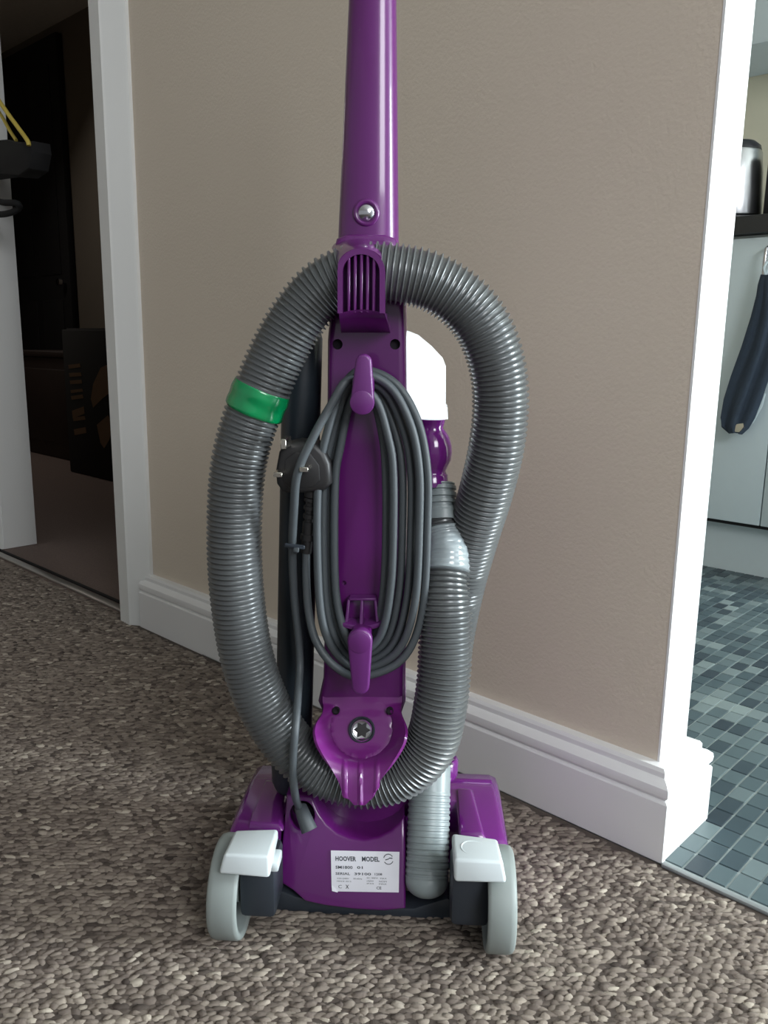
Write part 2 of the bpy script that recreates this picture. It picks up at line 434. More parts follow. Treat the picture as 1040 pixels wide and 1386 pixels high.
sc = part('screw', join(lathe(c, (0, -1, 0), [(.0085, -.004), (.0085, .001), (.006, .0036), (.0022, .0046), (0, .0047)], 24)), 'steel', hd, 'silver cross-head screw')

# back panel
panel = part('back_panel', plate([(455, 322), (470, 316), (520, 316), (536, 322), (546, 345), (549, 410), (551, 560), (550, 700), (549, 880), (548, 930), (549, 952), (541, 975), (510, 1000), (470, 1000), (440, 975), (430, 952), (437, 920), (440, 800), (442, 600), (443, 460), (447, 410), (449, 345)], .07, .035, .007, seg=3), 'purple')
def hole_bm(x, y, d, rp, depth=.012):
    c = L(x, y, d); r = rp*.0008
    return lathe(c, (0, 1, 0), [(r, -.006), (r, depth)], 20)
cut(panel, [hole_bm(457, 466, .07, 6.5), hole_bm(535, 466, .07, 6.5), hole_bm(466, 789, .07, 3, .004)])
for x in (457, 535): part('screw_hole_shade', lathe(L(x, 466, .0765), (0, -1, 0), [(.0054, -.002), (.0054, 0), (0, 0)], 18), 'hole_shade', panel)  # dark disc stands in for the shade down each screw hole
# spine and cyclone body behind the panel
part('body', lbox(-.046, .034, .104, .20, .13, .60, .012, 3), 'purple')

# upper hose clip with slotted face
def arch(xl, xr, ytop, ybot, n=14):
    cx = (xl+xr)/2; r = (xr-xl)/2
    top = [(cx - r*math.cos(math.pi*i/n), ytop + r*.95 - r*.95*math.sin(math.pi*i/n)) for i in range(n+1)]
    return [(xl, ybot)] + top + [(xr, ybot)]
clip = part('hose_clip', plate(arch(459, 519, 338, 424), .0195, .0015, .0004), 'purple_rough')
# raised rim round the slots
ro, ri = arch(457, 521, 336, 424), arch(464, 514, 344, 424)
fr_o = [L(x, y, .008) for x, y in ro]; fr_i = [L(x, y, .008) for x, y in ri]
bm = bmesh.new(); n = len(fr_o)
vo = [bm.verts.new(p) for p in fr_o]; vi = [bm.verts.new(p) for p in fr_i]; wo = [bm.verts.new(p + Y1*.011) for p in fr_o]; wi = [bm.verts.new(p + Y1*.006) for p in fr_i]
for i in range(n-1):
    for a, b in ((vo, vi), (wo, vo), (vi, wi), (wi, wo)): bm.faces.new((a[i], a[i+1], b[i+1], b[i]))
bm.faces.new((vo[0], vi[0], wi[0], wo[0])); bm.faces.new((vo[-1], wo[-1], wi[-1], vi[-1]))
part('rim', bm, 'purple', clip)
for i in range(5):
    x = 472.2 + i*8.45
    yt = 344 + 25*.95*(1 - math.sqrt(max(0, 1 - ((x-489)/25)**2)))
    a, b = L(x-1.7, yt-2, .009), L(x+1.7, 423, .009)
    part('bar', lbox(a.x, b.x, .0092, .0197, b.z, a.z, .0006, 1), 'purple', clip)
# hood that reaches from the handle over the hose to the clip
def hood():
    bm = bmesh.new(); rows = []
    for t in np.linspace(0, 1, 9):
        xl, xr = 457 - 8*t, 521 - 4*t; top = 336 - 15*t**.6; cx, rx = (xl+xr)/2, (xr-xl)/2
        row = []
        for i in range(17):
            a = math.pi*(i/16*.80 + .04) + .0
            row.append(bm.verts.new(L(cx - rx*math.cos(a), top + 26*(1-.35*t) - 26*(1-.35*t)*math.sin(a), .008 + .078*t)))
        rows.append(row)
    for a, b in zip(rows, rows[1:]):
        for i in range(16): bm.faces.new((a[i], a[i+1], b[i+1], b[i]))
    clean(bm); bmesh.ops.solidify(bm, geom=bm.faces[:], thickness=.0015); return bm
part('hood', hood(), 'purple', clip, smooth=60)
# slanting lip that runs back from the clip into the panel
def lip():
    n = 9; bm = bmesh.new(); rows = []
    for t in np.linspace(0, 1, 6):
        row = []
        for i in range(n):
            u = i/(n-1); x = (459 + (521-459)*u)*(1-t) + (462 + (529-462)*u)*t
            y = (424 - 5*math.sin(math.pi*u))*(1-t) + 451*t
            row.append(bm.verts.new(L(x, y, .008 + .064*t**1.7)))
        rows.append(row)
    for a, b in zip(rows, rows[1:]):
        for i in range(n-1): bm.faces.new((a[i], a[i+1], b[i+1], b[i]))
    # roof under the hose and sides
    tb = [bm.verts.new(Vector((v.co.x, .072, v.co.z + .002))) for v in rows[0]]
    for i in range(n-1): bm.faces.new((tb[i], tb[i+1], rows[0][i+1], rows[0][i]))
    for e in (0, n-1): bm.faces.new([tb[e]] + [r[e] for r in rows])
    return bm
part('lip', lip(), 'purple', clip)

# hooks that the cord is wound on
def hook(px_c, top_y, bot_y, wt, wb, d0, name='cord_hook'):
    pts = []
    rt, rb = wt/2, wb/2
    for i in range(13):
        a = math.pi*i/12; pts.append((px_c[0] - rt*math.cos(a), top_y + rt - rt*math.sin(a)))
    for i in range(13):
        a = math.pi*i/12; pts.append((px_c[1] + rb*math.cos(a), bot_y - rb + rb*math.sin(a)))
    return plate(pts, d0, .0075, .0028, seg=3)
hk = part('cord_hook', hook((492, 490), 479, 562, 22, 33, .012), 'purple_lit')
a = L(490, 528, .012)
part('stem', lbox(a.x-.010, a.x+.010, .018, .075, a.z-.020, a.z+.012, .003), 'purple', hk)
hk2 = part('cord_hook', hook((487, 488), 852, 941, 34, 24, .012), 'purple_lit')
a = L(487, 884, .012)
part('stem', lbox(a.x-.010, a.x+.010, .018, .075, a.z-.012, a.z+.018, .003), 'purple', hk2)
for q, yy in ((hk, 545), (hk2, 870)):   # shallow round step moulded on each hook
    cc = L(490 if q is hk else 487, yy, .012)
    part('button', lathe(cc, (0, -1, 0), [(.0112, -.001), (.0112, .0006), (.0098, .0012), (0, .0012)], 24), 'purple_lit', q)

# small ribbed catch above the lower hook
ct = part('catch', plate([(472, 812), (510, 812), (515, 846), (466, 846)], .066, .006, .0008), 'purple')
for xa, xb in ((472, 469), (490, 489), (508, 512)):
    a, b = L(xa, 812, .055), L(xb, 846, .050)
    bm = hexa([(a.x-.0014, .056, a.z), (a.x+.0014, .056, a.z), (a.x+.0014, .068, a.z), (a.x-.0014, .068, a.z), (b.x-.0018, .048, b.z), (b.x+.0018, .048, b.z), (b.x+.0018, .068, b.z), (b.x-.0018, .068, b.z)], .0005, 1)
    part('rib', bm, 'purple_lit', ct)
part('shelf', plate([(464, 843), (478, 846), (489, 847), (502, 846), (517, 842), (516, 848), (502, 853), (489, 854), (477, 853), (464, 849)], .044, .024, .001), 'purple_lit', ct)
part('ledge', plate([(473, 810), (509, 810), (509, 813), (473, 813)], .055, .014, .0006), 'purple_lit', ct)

# lower hose hook: a scoop with two flared wings and a tongue
def scoop():
    ys = [936, 950, 962, 970, 979, 990, 1007, 1023, 1037, 1051, 1061, 1070, 1077, 1084, 1088]
    xl = [438, 437, 438, 433, 426, 423, 426, 434.6, 445, 455, 460.5, 463, 465, 473, 484]
    xr = [545, 545, 543, 545, 550, 553, 550, 541, 531, 519, 512, 510, 508, 501, 492]
    yy = np.linspace(936, 1088, 60); XL = np.interp(yy, ys, xl); XR = np.interp(yy, ys, xr)
    k = np.ones(5)/5
    XL2 = np.convolve(np.pad(XL, 2, mode='edge'), k, 'valid'); XR2 = np.convolve(np.pad(XR, 2, mode='edge'), k, 'valid')
    base = np.interp(yy, [936, 945, 955, 968, 985, 1005, 1020, 1029, 1040, 1060, 1086], [.077, .0715, .0675, .0635, .058, .048, .038, .030, .017, .006, .000])
    rim = np.interp(yy, [936, 955, 968, 982, 1000, 1020, 1040, 1060, 1086], [.077, .067, .050, .032, .018, .012, .008, .004, -.001])
    base = np.convolve(np.pad(base, 4, mode='edge'), np.ones(9)/9, 'valid')
    sm = lambda v: (lambda t: t*t*(3-2*t))(min(1, max(0, v)))
    bm = bmesh.new(); rows = []; nu = 57
    for i, y in enumerate(yy):
        row = []
        for u in np.linspace(-1, 1, nu):
            cx, hw = (XL2[i]+XR2[i])/2, (XR2[i]-XL2[i])/2
            x = cx + u*hw; e = (1-abs(u))*hw; r = math.hypot(x-490, (y-986)*1.0)
            d = base[i]
            wing = sm((y-958)/18)
            o = max(0, r-43)
            w = (o/(o+e+.01))**.65
            d = d*(1-w) + rim[i]*w + wing*(-.003*(1-sm((r-40)/3)) + .003*(1-w)*sm((r-40)/3)*(1-sm((y-1005)/12)))
            if y > 1024:
                for xr_ in (466 + (y-1030)*.03, 488, 512 - (y-1030)*.06):
                    d -= .0016*max(0, 1-abs(x-xr_)/2.6)*sm((y-1026)/12)
            row.append(bm.verts.new(L(x, y, d)))
        rows.append(row)
    for a, b in zip(rows, rows[1:]):
        for j in range(nu-1): bm.faces.new((a[j], a[j+1], b[j+1], b[j]))
    clean(bm)
    g = bmesh.ops.solidify(bm, geom=bm.faces[:], thickness=-.003)
    return bm
lh = part('hose_hook', scoop(), 'purple_part_lit', smooth=50)
c = L(490, 988, .0496); AX = Vector((0, -1, .48)).normalized(); AU = Vector((0, .48, 1)).normalized()
part('screw_cup', lathe(c, AX, [(.0142, -.006), (.0142, .0022), (.0132, .003), (.0122, .0022), (.0119, .0008), (0, .0007)], 32), 'dark', lh)
star = [c + Vector((1, 0, 0))*(.0092 if i % 2 == 0 else .0056)*math.cos(math.pi*i/6) + AU*(.0092 if i % 2 == 0 else .0056)*math.sin(math.pi*i/6) + AX*.0017 for i in range(12)]
ring = lathe(c + AX*.0012, AX, [(.0119, -.0035), (.0119, .0), (.0110, .0010), (.0096, .0001), (.0092, -.0002), (0, -.0002)], 28)
sc_ = part('screw', ring, 'steel', lh, 'sunk silver star-drive screw')
part('star_socket_shade', slab(star, [p - AX*.002 for p in star], .0004, 1), 'plug', lh)  # black raised star stands in for the shade inside the socket
for x, y in ((455, 962), (528, 962)):
    part('screw_well_shade', lathe(L(x, y, .0595), (0, -1, .25), [(.0040, -.004), (.0040, .002), (.0034, .0024), (.003, .000), (0, -.001)], 18), 'hole_shade', lh)  # dark cups painted as shaded holes; none are cut in the scoop

# dark extension wand on the left
a = L(410, 700, .12); wz0, wz1 = .135, .645
wp = []
for z in np.linspace(wz0, wz1, 24):
    f = (z - .16)/(.63-.16); wp.append((Vector((-.0890 + .0137*f, .12, z)), .0213 - .0*f))
part('wand', tube([p for p, r in wp], [r*(.7 if i in (0, 23) else 1) for i, (p, r) in enumerate(wp)], 28), 'wand')
part('wand_socket', lathe((-.089, .12, .10), (0, 0, 1), [(.022, 0), (.026, .01), (.027, .055), (.0245, .075), (.0215, .076)], 28), 'dark')

# white housing on the right with cut corner and lipped base
def turned(px, dd, depth, bev, seg=3):     # the cover's back turns away to the right
    fr = [L(x, y, dd + .036*max(0, x-548)/58) for x, y in px]
    return slab(fr, [Vector((p.x, .185, p.z)) for p in fr], bev, seg)
ho = part('bin_cover', turned([(541, 452), (552, 447), (566, 453), (585, 469), (600, 485), (604, 496), (604, 566), (541, 566)], .105, .075, .006), 'shell', None, 'white plastic cover')
part('lip', turned([(541, 551), (606, 551), (607, 568), (560, 570), (541, 566)], .102, .08, .002), 'shell', ho)
# rounded purple outlet and its collar
def px_lathe(cx, d, rows, seg=32):
    """rows: (y, right edge x)"""
    prof = []; c0 = L(cx, rows[-1][0], d)
    for y, xr in rows:
        a, b = L(cx, y, d), L(xr, y, d); prof.append((b.x - a.x, a.z - c0.z))
    return lathe(c0, (0, 0, 1), prof, seg)
part('outlet', px_lathe(583, .112, [(566, 590), (567, 601), (572, 600), (579, 598), (585, 603), (592, 607), (602, 610), (612, 611), (622, 610), (630, 606), (637, 603), (640, 604), (642, 606), (656, 607), (657, 600)]), 'purple_clear', smooth=60)

# ---- the long ribbed hose
HOSE = [(597, 700, .098), (601, 722, .092), (605, 750, .080), (603, 800, .064), (603, 850, .056), (602, 900, .050), (597, 950, .045), (586, 1000, .046), (563, 1032, .048), (530, 1052, .0495), (488, 1058, .050), (440, 1046, .050), (396, 1012, .050), (358, 955, .050), (336, 895, .050), (324, 830, .050), (318, 760, .049), (318, 690, .05), (323, 630, .05), (335, 580, .05), (352, 535, .05), (373, 484, .05), (400, 435, .05), (430, 398, .050), (460, 378, .049), (495, 369, .048), (540, 371, .048), (585, 382, .05), (626, 408, .053), (655, 444, .056), (672, 490, .06), (678, 540, .064), (673, 600, .07), (659, 662, .083), (641, 722, .101), (625, 780, .117), (612, 840, .125), (603, 900, .125), (594, 960, .118), (587, 1010, .104), (584, 1036, .095)]
PITCH_H = .0053
hp, ht = resample(crom([L(*q) for q in HOSE], 20), PITCH_H/6)
tot = ht[-1]
def hose_r(t, i):
    ph = (t % PITCH_H)/PITCH_H
    rid = max(0, math.cos((ph-.5)*2*math.pi))**.7
    R = .0287 if t > .12 else .0180 + (.0287-.0180)*min(1, max(0, (t-.008)/.095))**.8
    if t > tot-.02: R = min(R, .024 + (tot-t)*.2)
    return R - .0034*(1-rid)
hose = part('hose', tube(hp, [hose_r(t, i) for i, t in enumerate(ht)], 44), 'hose', smooth=60)
def span(p0, p1):
    """hose path indices nearest two picture points"""
    q0, q1 = Vector(L(*p0)), Vector(L(*p1))
    i0 = min(range(len(hp)), key=lambda i: (hp[i]-q0).length); i1 = min(range(len(hp)), key=lambda i: (hp[i]-q1).length)
    return sorted((i0, i1))
def tape(p0, p1, extra, name, m, lab, wav):
    i0, i1 = span(p0, p1); idx = list(range(i0, i1, 2)); pts = [hp[i] for i in idx]
    rad = []
    for k, i in enumerate(idx):
        ph = ((ht[i]/PITCH_H*wav) % 1.0); rr = max(hose_r(ht[j], j) for j in range(max(0, i-4), min(len(ht)-1, i+5)))
        rad.append(rr + extra - .0007*(.5-.5*math.cos(2*math.pi*ph)) - (.0012 if k in (0, len(idx)-1) else 0))
    b = tube(pts, rad, 44)
    for v in b.verts:   # slightly creased surface
        v.co += Vector((noise.noise(v.co*90), noise.noise(v.co*90 + Vector((7, 0, 0))), noise.noise(v.co*90 + Vector((0, 9, 0)))))*.0006
    return part(name, b, m, hose, lab, smooth=60)
tape((357, 523, .05), (344, 560, .05), .0013, 'tape', 'green', 'glossy green repair tape', .34)
tape((600, 711, .095), (604, 776, .07), .0006, 'tape', 'clear', 'shiny clear tape', 1.0)
# hose connector under the outlet
a, b = L(596, 655, .112), L(598, 704, .098)
cp, ctt = resample([a, b], .0007); prof = []
for t in ctt:
    f = t/ctt[-1]
    r = .0158 + .0015*f
    if .05 < f < .74: r += .0012*(1 if (t % .0075) > .0030 else -.9)
    elif f >= .74: r += .0016
    prof.append(r)
part('hose_connector', tube(cp, prof, 36), 'cuff', smooth=50)

# lower hose stub running down to the floor head
a, b = L(583, 1030, .098), L(577, 1216, .026)
cp, ctt = resample([a, b], .0008); prof = []
for t in ctt:
    f = t/ctt[-1]; r = .0232
    if f > .24: r = .0232 + .0005*(1 if (t % .0062) > .0026 else -.8) if f < .86 else .0232
    if f > .88: r = .0232*math.sqrt(max(.04, 1-((f-.88)/.125)**2))
    prof.append(r)
part('hose_cuff', tube(cp, prof, 36), 'cuff', smooth=45)
part('cuff_collar', lathe(L(592, 1034, .115), (0, 0, 1), [(.0235, -.012), (.0245, -.008), (.0245, .006), (.022, .010), (.0, .011)], 30), 'purple_clear')

# ---- lower housing
KL, DL = .47, .0115
hz = [(388, 1076), (424, 1077), (427, 1088), (433, 1101), (443, 1115), (457, 1127), (474, 1134), (493, 1137), (513, 1133), (530, 1124), (540, 1115), (547, 1104), (549, 1150), (549, 1231), (520, 1234), (480, 1232), (440, 1227), (413, 1221), (396, 1206), (379, 1195), (381, 1150), (386, 1100)]
hous = part('lower_housing', plate(hz, DL, .055, .004, KL, 3), 'purple')
cut(hous, [lathe(L(409, 1104, DL, KL), (0, 1, 0), [(.0145, -.02), (.0145, .028)], 24)])
nk = part('swivel_neck', lathe(L(490, 1060, .094), (0, -1, 0), [(.064, -.05), (.064, .006), (.062, .009), (.057, .010), (0, .010)], 48), 'purple')
part('screw_well_shade', lathe(L(493, 1120, .0835), (0, -1, 0), [(.004, -.004), (.004, .001), (.003, .0014), (.0026, -.001), (0, -.001)], 16), 'hole_shade', nk)  # dark cup painted as a shaded hole; the neck is not cut
part('cable_recess_shade', lathe(L(409, 1104, DL+.024, KL), (0, -1, 0), [(.015, -.006), (.015, 0), (0, 0)], 24), 'hole_shade', hous)  # dark disc paints the shade at the back of the cable opening
sb = [L(407, 1092, .045), L(412, 1106, .036), L(419, 1124, .030)]
pts = crom(sb, 8)
part('strain_relief', tube(pts, [.0068 + .0022*i/(len(pts)-1) for i in range(len(pts))], 18), 'cord', hous, smooth=50)

# rating label with its printing
kk = lambda x, y, off=0.0: L(x, y, DL - off, KL)
lab = part('rating_label', slab([kk(x, y, .0011) for x, y in ((448, 1151), (541, 1153), (540, 1208), (455, 1206.5), (449, 1201))], [kk(x, y, .0004) for x, y in ((448, 1151), (541, 1153), (540, 1208), (455, 1206.5), (449, 1201))]), 'sticker', None, 'white printed rating sticker')
curl = [kk(449, 1198, .0012), kk(449.5, 1206, .003), kk(457, 1208, .0028), kk(458, 1206, .0012)]
part('curled_corner', slab(curl, [p + Vector((0, .0006, 0)) for p in curl]), 'sticker', lab)
ex = (kk(541, 1153) - kk(448, 1151)).normalized(); ey = (kk(448, 1151) - kk(449, 1206)).normalized(); ez = ex.cross(ey)
def text(s, x0, x1, y0, y1, bold=0.0):
    cu = bpy.data.curves.new('t', 'FONT'); cu.body = s; cu.size = 1; cu.offset = bold; cu.resolution_u = 2
    o = bpy.data.objects.new('t', cu); COL.objects.link(o); bpy.context.view_layer.update()
    me = bpy.data.meshes.new_from_object(o.evaluated_get(bpy.context.evaluated_depsgraph_get()))
    bpy.data.objects.remove(o); bpy.data.curves.remove(cu)
    co = np.array([v.co[:] for v in me.vertices]); mn, mxx = co.min(0), co.max(0)
    p0 = kk(x0, y1, .0013); wx = (kk(x1, y1, .0013) - p0).length; wy = (kk(x0, y0, .0013) - p0).length
    bm = bmesh.new(); bm.from_mesh(me); bpy.data.meshes.remove(me)
    for v in bm.verts:
        v.co = p0 + ex*((v.co.x-mn[0])/(mxx[0]-mn[0])*wx) + ey*((v.co.y-mn[1])/(mxx[1]-mn[1])*wy)
    bmesh.ops.recalc_face_normals(bm, faces=bm.faces)
    o = part('lettering', bm, 'ink', lab, smooth=None); o['kind'] = 'stuff'
z8 = lambda q: q/8.0
for s, x0, x1, y0, y1, bo in (('HOOVER', 195, 418, 230, 282, .03), ('MODEL', 482, 672, 234, 288, .03), ('SM1800', 195, 380, 333, 366, .02), ('01', 428, 490, 338, 368, .02),
        ('SERIAL', 195, 352, 404, 432, .02), ('39100', 398, 580, 408, 436, .02), ('1208', 620, 700, 414, 438, .02), ('220-240V', 210, 340, 463, 478, 0), ('50-60Hz', 388, 482, 466, 482, 0),
        ('IEC 1800W', 535, 655, 459, 474, 0), ('MAX', 680, 748, 464, 480, 0), ('MADE 2012', 210, 365, 494, 508, 0), ('1500W', 535, 608, 492, 508, 0), ('NOM', 668, 748, 496, 514, 0),
        ('IPX0', 535, 608, 520, 534, 0), ('MAX', 668, 748, 524, 540, 0), ('C', 226, 262, 542, 578, .0), ('X', 304, 340, 540, 582, .02), ('CE', 638, 692, 560, 590, .02)):
    text(s, 430+z8(x0), 430+z8(x1), 1130+z8(y0), 1130+z8(y1), bo)
c = kk(526, 1163, .0014)
lgo = bmesh.new(); N = 20
for a0, a1, r in ((.55, 2.9, .0052), (3.7, 5.9, .0052)):
    prev = None
    for a in np.linspace(a0, a1, N):
        q = [lgo.verts.new(c + ex*math.cos(a)*rr + ey*math.sin(a)*rr) for rr in (r-.0004, r+.0004)]
        if prev: lgo.faces.new((prev[0], prev[1], q[1], q[0]))
        prev = q
zz = [(-.0035, -.0008), (0, .0002), (.0012, .0012), (.0045, .0010)]
for (xa, ya), (xb, yb) in zip(zz, zz[1:]):
    lgo.faces.new([lgo.verts.new(c + ex*x + ey*y) for x, y in ((xa, ya-.0005), (xb, yb-.0005), (xb, yb+.0005), (xa, ya+.0005))])
part('approval_mark', lgo, 'ink', lab, smooth=None)

# ---- floor head, chassis, wheels, pedals
def head():
    # cross section in (d, z), lofted from left to right with sloping ends
    sec = [(.020, .020), (.024, .070), (.034, .086), (.060, .092), (.150, .090), (.195, .084), (.212, .074), (.222, .050), (.224, .020)]
    ls = [(-.152, .80), (-.149, .94), (-.142, 1.0), (-.093, 1.0), (-.092, 1.0), (.104, 1.0), (.105, 1.0), (.148, 1.0), (.156, .94), (.160, .80)]
    bm = bmesh.new(); rows = []
    for l, sc_ in ls:
        inner = -.0925 < l < .1045      # the rear of the head is cut away for the lower housing and the hose stub
        rows.append([bm.verts.new((l, max(d, .104 + .004*i) if inner else d, .02 + (z-.02)*sc_)) for i, (d, z) in enumerate(sec)])
    for a, b in zip(rows, rows[1:]):
        for i in range(len(sec)-1): bm.faces.new((a[i], a[i+1], b[i+1], b[i]))
        bm.faces.new((a[0], b[0], b[-1], a[-1]))
    bm.faces.new(rows[0]); bm.faces.new(rows[-1][::-1])
    return bm
fh = part('floor_head', head(), 'purple_clear', smooth=50)
# moulded window panels on top of the head
for l0, l1 in ((.106, .126), (-.128, -.098)):
    bm = hexa([(l0, .045, .088), (l1+.010, .045, .088), (l1, .150, .088), (l0, .150, .088), (l0, .050, .0955), (l1+.004, .050, .0955), (l1-.004, .142, .0940), (l0, .142, .0940)], .002, 2)
    part('raised_panel', bm, 'purple_clear', fh)
part('rear_ridge', lbox(.055, .150, .168, .176, .083, .0895, .002), 'purple_clear', fh)
part('skirt', lbox(-.148, .156, .11, .222, .006, .021, .004), 'dark', fh)
ch = part('chassis', plate([(365, 1200), (400, 1214), (470, 1226), (560, 1230), (606, 1216), (616, 1222), (612, 1246), (560, 1248), (470, 1246), (400, 1240), (372, 1232)], .030, .03, .003), 'dark')
part('axle_housing', lbox(-.124, -.086, -.022, .03, .030, .092, .006), 'dark', ch)
part('axle_housing', lbox(.095, .135, -.022, .03, .032, .094, .006), 'dark', ch)
def wheel(l0, l1, inner):
    R = .0525; s = 1 if inner > 0 else -1
    lo, li = (l0, l1) if inner > 0 else (l1, l0)       # outer face, inner face
    w = abs(l1-l0)
    pr = [(0, 0), (R*.5, 0), (R-.004, .0005), (R-.0012, .0025), (R, .007), (R, w-.004), (R-.001, w-.001), (R-.003, w), (R-.0065, w-.0005), (R-.0085, w-.003), (R-.0095, w-.018), (R*.35, w-.020), (R*.30, w-.006), (0, w-.006)]
    return lathe((lo, 0, R-.0005), (s, 0, 0), pr, 56)
for a, b, i in ((-.1520, -.1205, 1), (.1310, .1605, -1)):
    part('wheel', wheel(a, b, i), 'wheel', None, smooth=45)
def pedal(tb, tf, bf, back):
    """tb, tf, bf: left/right picture points of top back, top front, bottom front edge"""
    d0, d1 = -.046, .006
    TBl, TBr = L(*tb[0], d1), L(*tb[1], d1); TFl, TFr = L(*tf[0], d0+.003), L(*tf[1], d0+.003); BFl, BFr = L(*bf[0], d0), L(*bf[1], d0)
    BBl, BBr = Vector((TBl.x, d1, TBl.z-.012)), Vector((TBr.x, d1, TBr.z-.012))
    bm = bmesh.new(); v = [bm.verts.new(p) for p in (TBl, TBr, TFr, TFl, BFl, BFr, BBr, BBl)]
    for f in ((0,1,2,3), (3,2,5,4), (4,5,6,7), (7,6,1,0), (0,3,4,7), (1,6,5,2)): bm.faces.new([v[i] for i in f])
    bevel(bm, .0035, 3, 20); return bm
pl = part('pedal', pedal(((318, 1123), (377, 1121)), ((303, 1156), (365, 1159)), ((295, 1184), (365.5, 1190)), 0), 'pedal', None, 'white foot pedal')
a, b = L(366, 1160, -.02), L(379, 1173, -.02)
part('lug', lbox(a.x, b.x, -.03, -.005, b.z, a.z, .002), 'pedal', pl)
pr_ = part('pedal', pedal(((612, 1127), (674, 1135)), ((615, 1163), (681, 1166)), ((615, 1195), (687, 1197)), 0), 'pedal', None, 'white foot pedal with moulded power symbol')
# moulded power symbol: ring with an upright stroke, lying on the pedal's sloping top
A, Bq, Cq = L(612, 1127, .006), L(674, 1135, .006), L(615, 1163, -.043)
px_ = (Bq-A).normalized(); pn = px_.cross((A-Cq)).normalized(); py_ = pn.cross(px_).normalized()
if pn.z < 0: pn = -pn
o_ = L(643, 1148, -.02); o_ = o_ - pn*((o_-A).dot(pn))
part('power_symbol', torus_ring(o_ + pn*.0002, pn, .0138, .0011, 32, 8), 'pedal', pr_)
part('power_stroke', rod(o_ + pn*.0003 - py_*.008, o_ + pn*.0003 + py_*.008, .0011, 8), 'pedal', pr_)

# ---- power cord wound on the hooks, plug, clip
loops = [  # left x, right x, top y, bottom y, depth of left, right, top, bottom
    (413, 579, 501, 916, .040, .045, .050, .040),
    (430, 568, 507, 906, .042, .040, .040, .046),
    (438, 557, 515, 898, .052, .050, .046, .052),
    (446, 545, 521, 890, .058, .056, .054, .058),
    (453, 533, 527, 882, .050, .040, .040, .042),
    (449, 523, 522, 878, .060, .052, .052, .060)]
pts = [L(415, 735, .052), L(415, 790, .050), L(419, 835, .048), L(430, 872, .044), L(455, 903, .040)]
prev = None
for i, (xl, xr, yt, yb, dl, dr, dt, db) in enumerate(loops):
    cx = 489; ym = 700
    pts += [L(cx, yb, db), L(cx + (xr-cx)*.62, yb-24, (db+dr)/2), L(cx + (xr-cx)*.92, yb-90, dr), L(xr, ym, dr), L(xr-1, 630, dr), L(cx + (xr-cx)*.84, yt+66, dr), L(cx + (xr-cx)*.50, yt+17, (dt+dr)/2), L(cx+1, yt, dt)]
    if i < len(loops)-1:
        nx = loops[i+1]; xl2 = nx[0]
        pts += [L(cx - (cx-xl2)*.42, yt+24, (dt+nx[4])/2), L(cx - (cx-xl2)*.78, yt+84, nx[4]), L(xl2+1, 650, nx[4]), L(xl2, 760, nx[4]), L(cx - (cx-xl2)*.88, nx[3]-62, nx[4]), L(cx - (cx-xl2)*.52, nx[3]-18, (nx[4]+nx[7])/2)]
# last turn leaves the top hook, passes in front of the plug and runs down to the machine
pts += [L(470, 515, .030), L(448, 549, .024), L(424, 592, .018), L(403, 640, .017), L(398, 690, .028), L(396, 740, .045), L(398, 800, .060), L(404, 860, .064), L(406, 900, .064), L(404, 935, .046), L(400, 985, .016), L(397, 1020, .013), L(397, 1056, .016), L(401, 1082, .030), L(406, 1094, .044)]
cp, ctt = resample(crom(pts, 8), .006)
part('power_cord', tube(cp, .0043, 10), 'cord', smooth=80)
# plug
pg = part('plug', plate([(377, 612), (386, 601), (404, 597), (428, 600), (440, 612), (447, 628), (449, 655), (440, 664), (424, 667), (396, 669), (382, 667), (374, 656), (372, 640)], .036, .030, .006, seg=3), 'plug', None, 'black three-pin plug')
part('face_plate', plate([(386, 622), (400, 612), (420, 614), (432, 630), (433, 650), (424, 659), (392, 661), (383, 652)], .0345, .004, .0012), 'plug', pg)
for x, y, w, h in ((384.5, 600.5, .0027, .0048), (377, 642, .0042, .0024), (412, 635, .0042, .0024)):
    c = L(x, y, .014)
    part('pin', lbox(c.x-w, c.x+w, .010, .040, c.z-h, c.z+h, .0006, 1), 'pin', pg, 'metal pin')
a, b = L(423, 662, .050), L(415, 748, .052)
sp, stt = resample([a, b], .0007); prof = []
for t in stt:
    f = t/stt[-1]; r = .0078 - .0020*f
    if .12 < f < .52: r -= .0018*(1 if (t % .0085) > .0048 else 0)
    if .70 < f < .80: r += .0015
    prof.append(r)
part('cord_sleeve', tube(sp, prof, 16), 'plug', pg, smooth=45)
cl = part('cord_clip', hexa([L(385, 735, .036), L(413, 738, .036), L(413, 744, .036), L(385, 741, .036), L(385, 735, .062), L(413, 738, .062), L(413, 744, .062), L(385, 741, .062)], .001, 1), 'dark')
part('clip_tongue', hexa([L(397, 741, .030), L(405, 741, .030), L(405, 748, .030), L(397, 748, .030), L(397, 741, .040), L(405, 741, .040), L(405, 748, .040), L(397, 748, .040)], .001, 1), 'cord', cl)

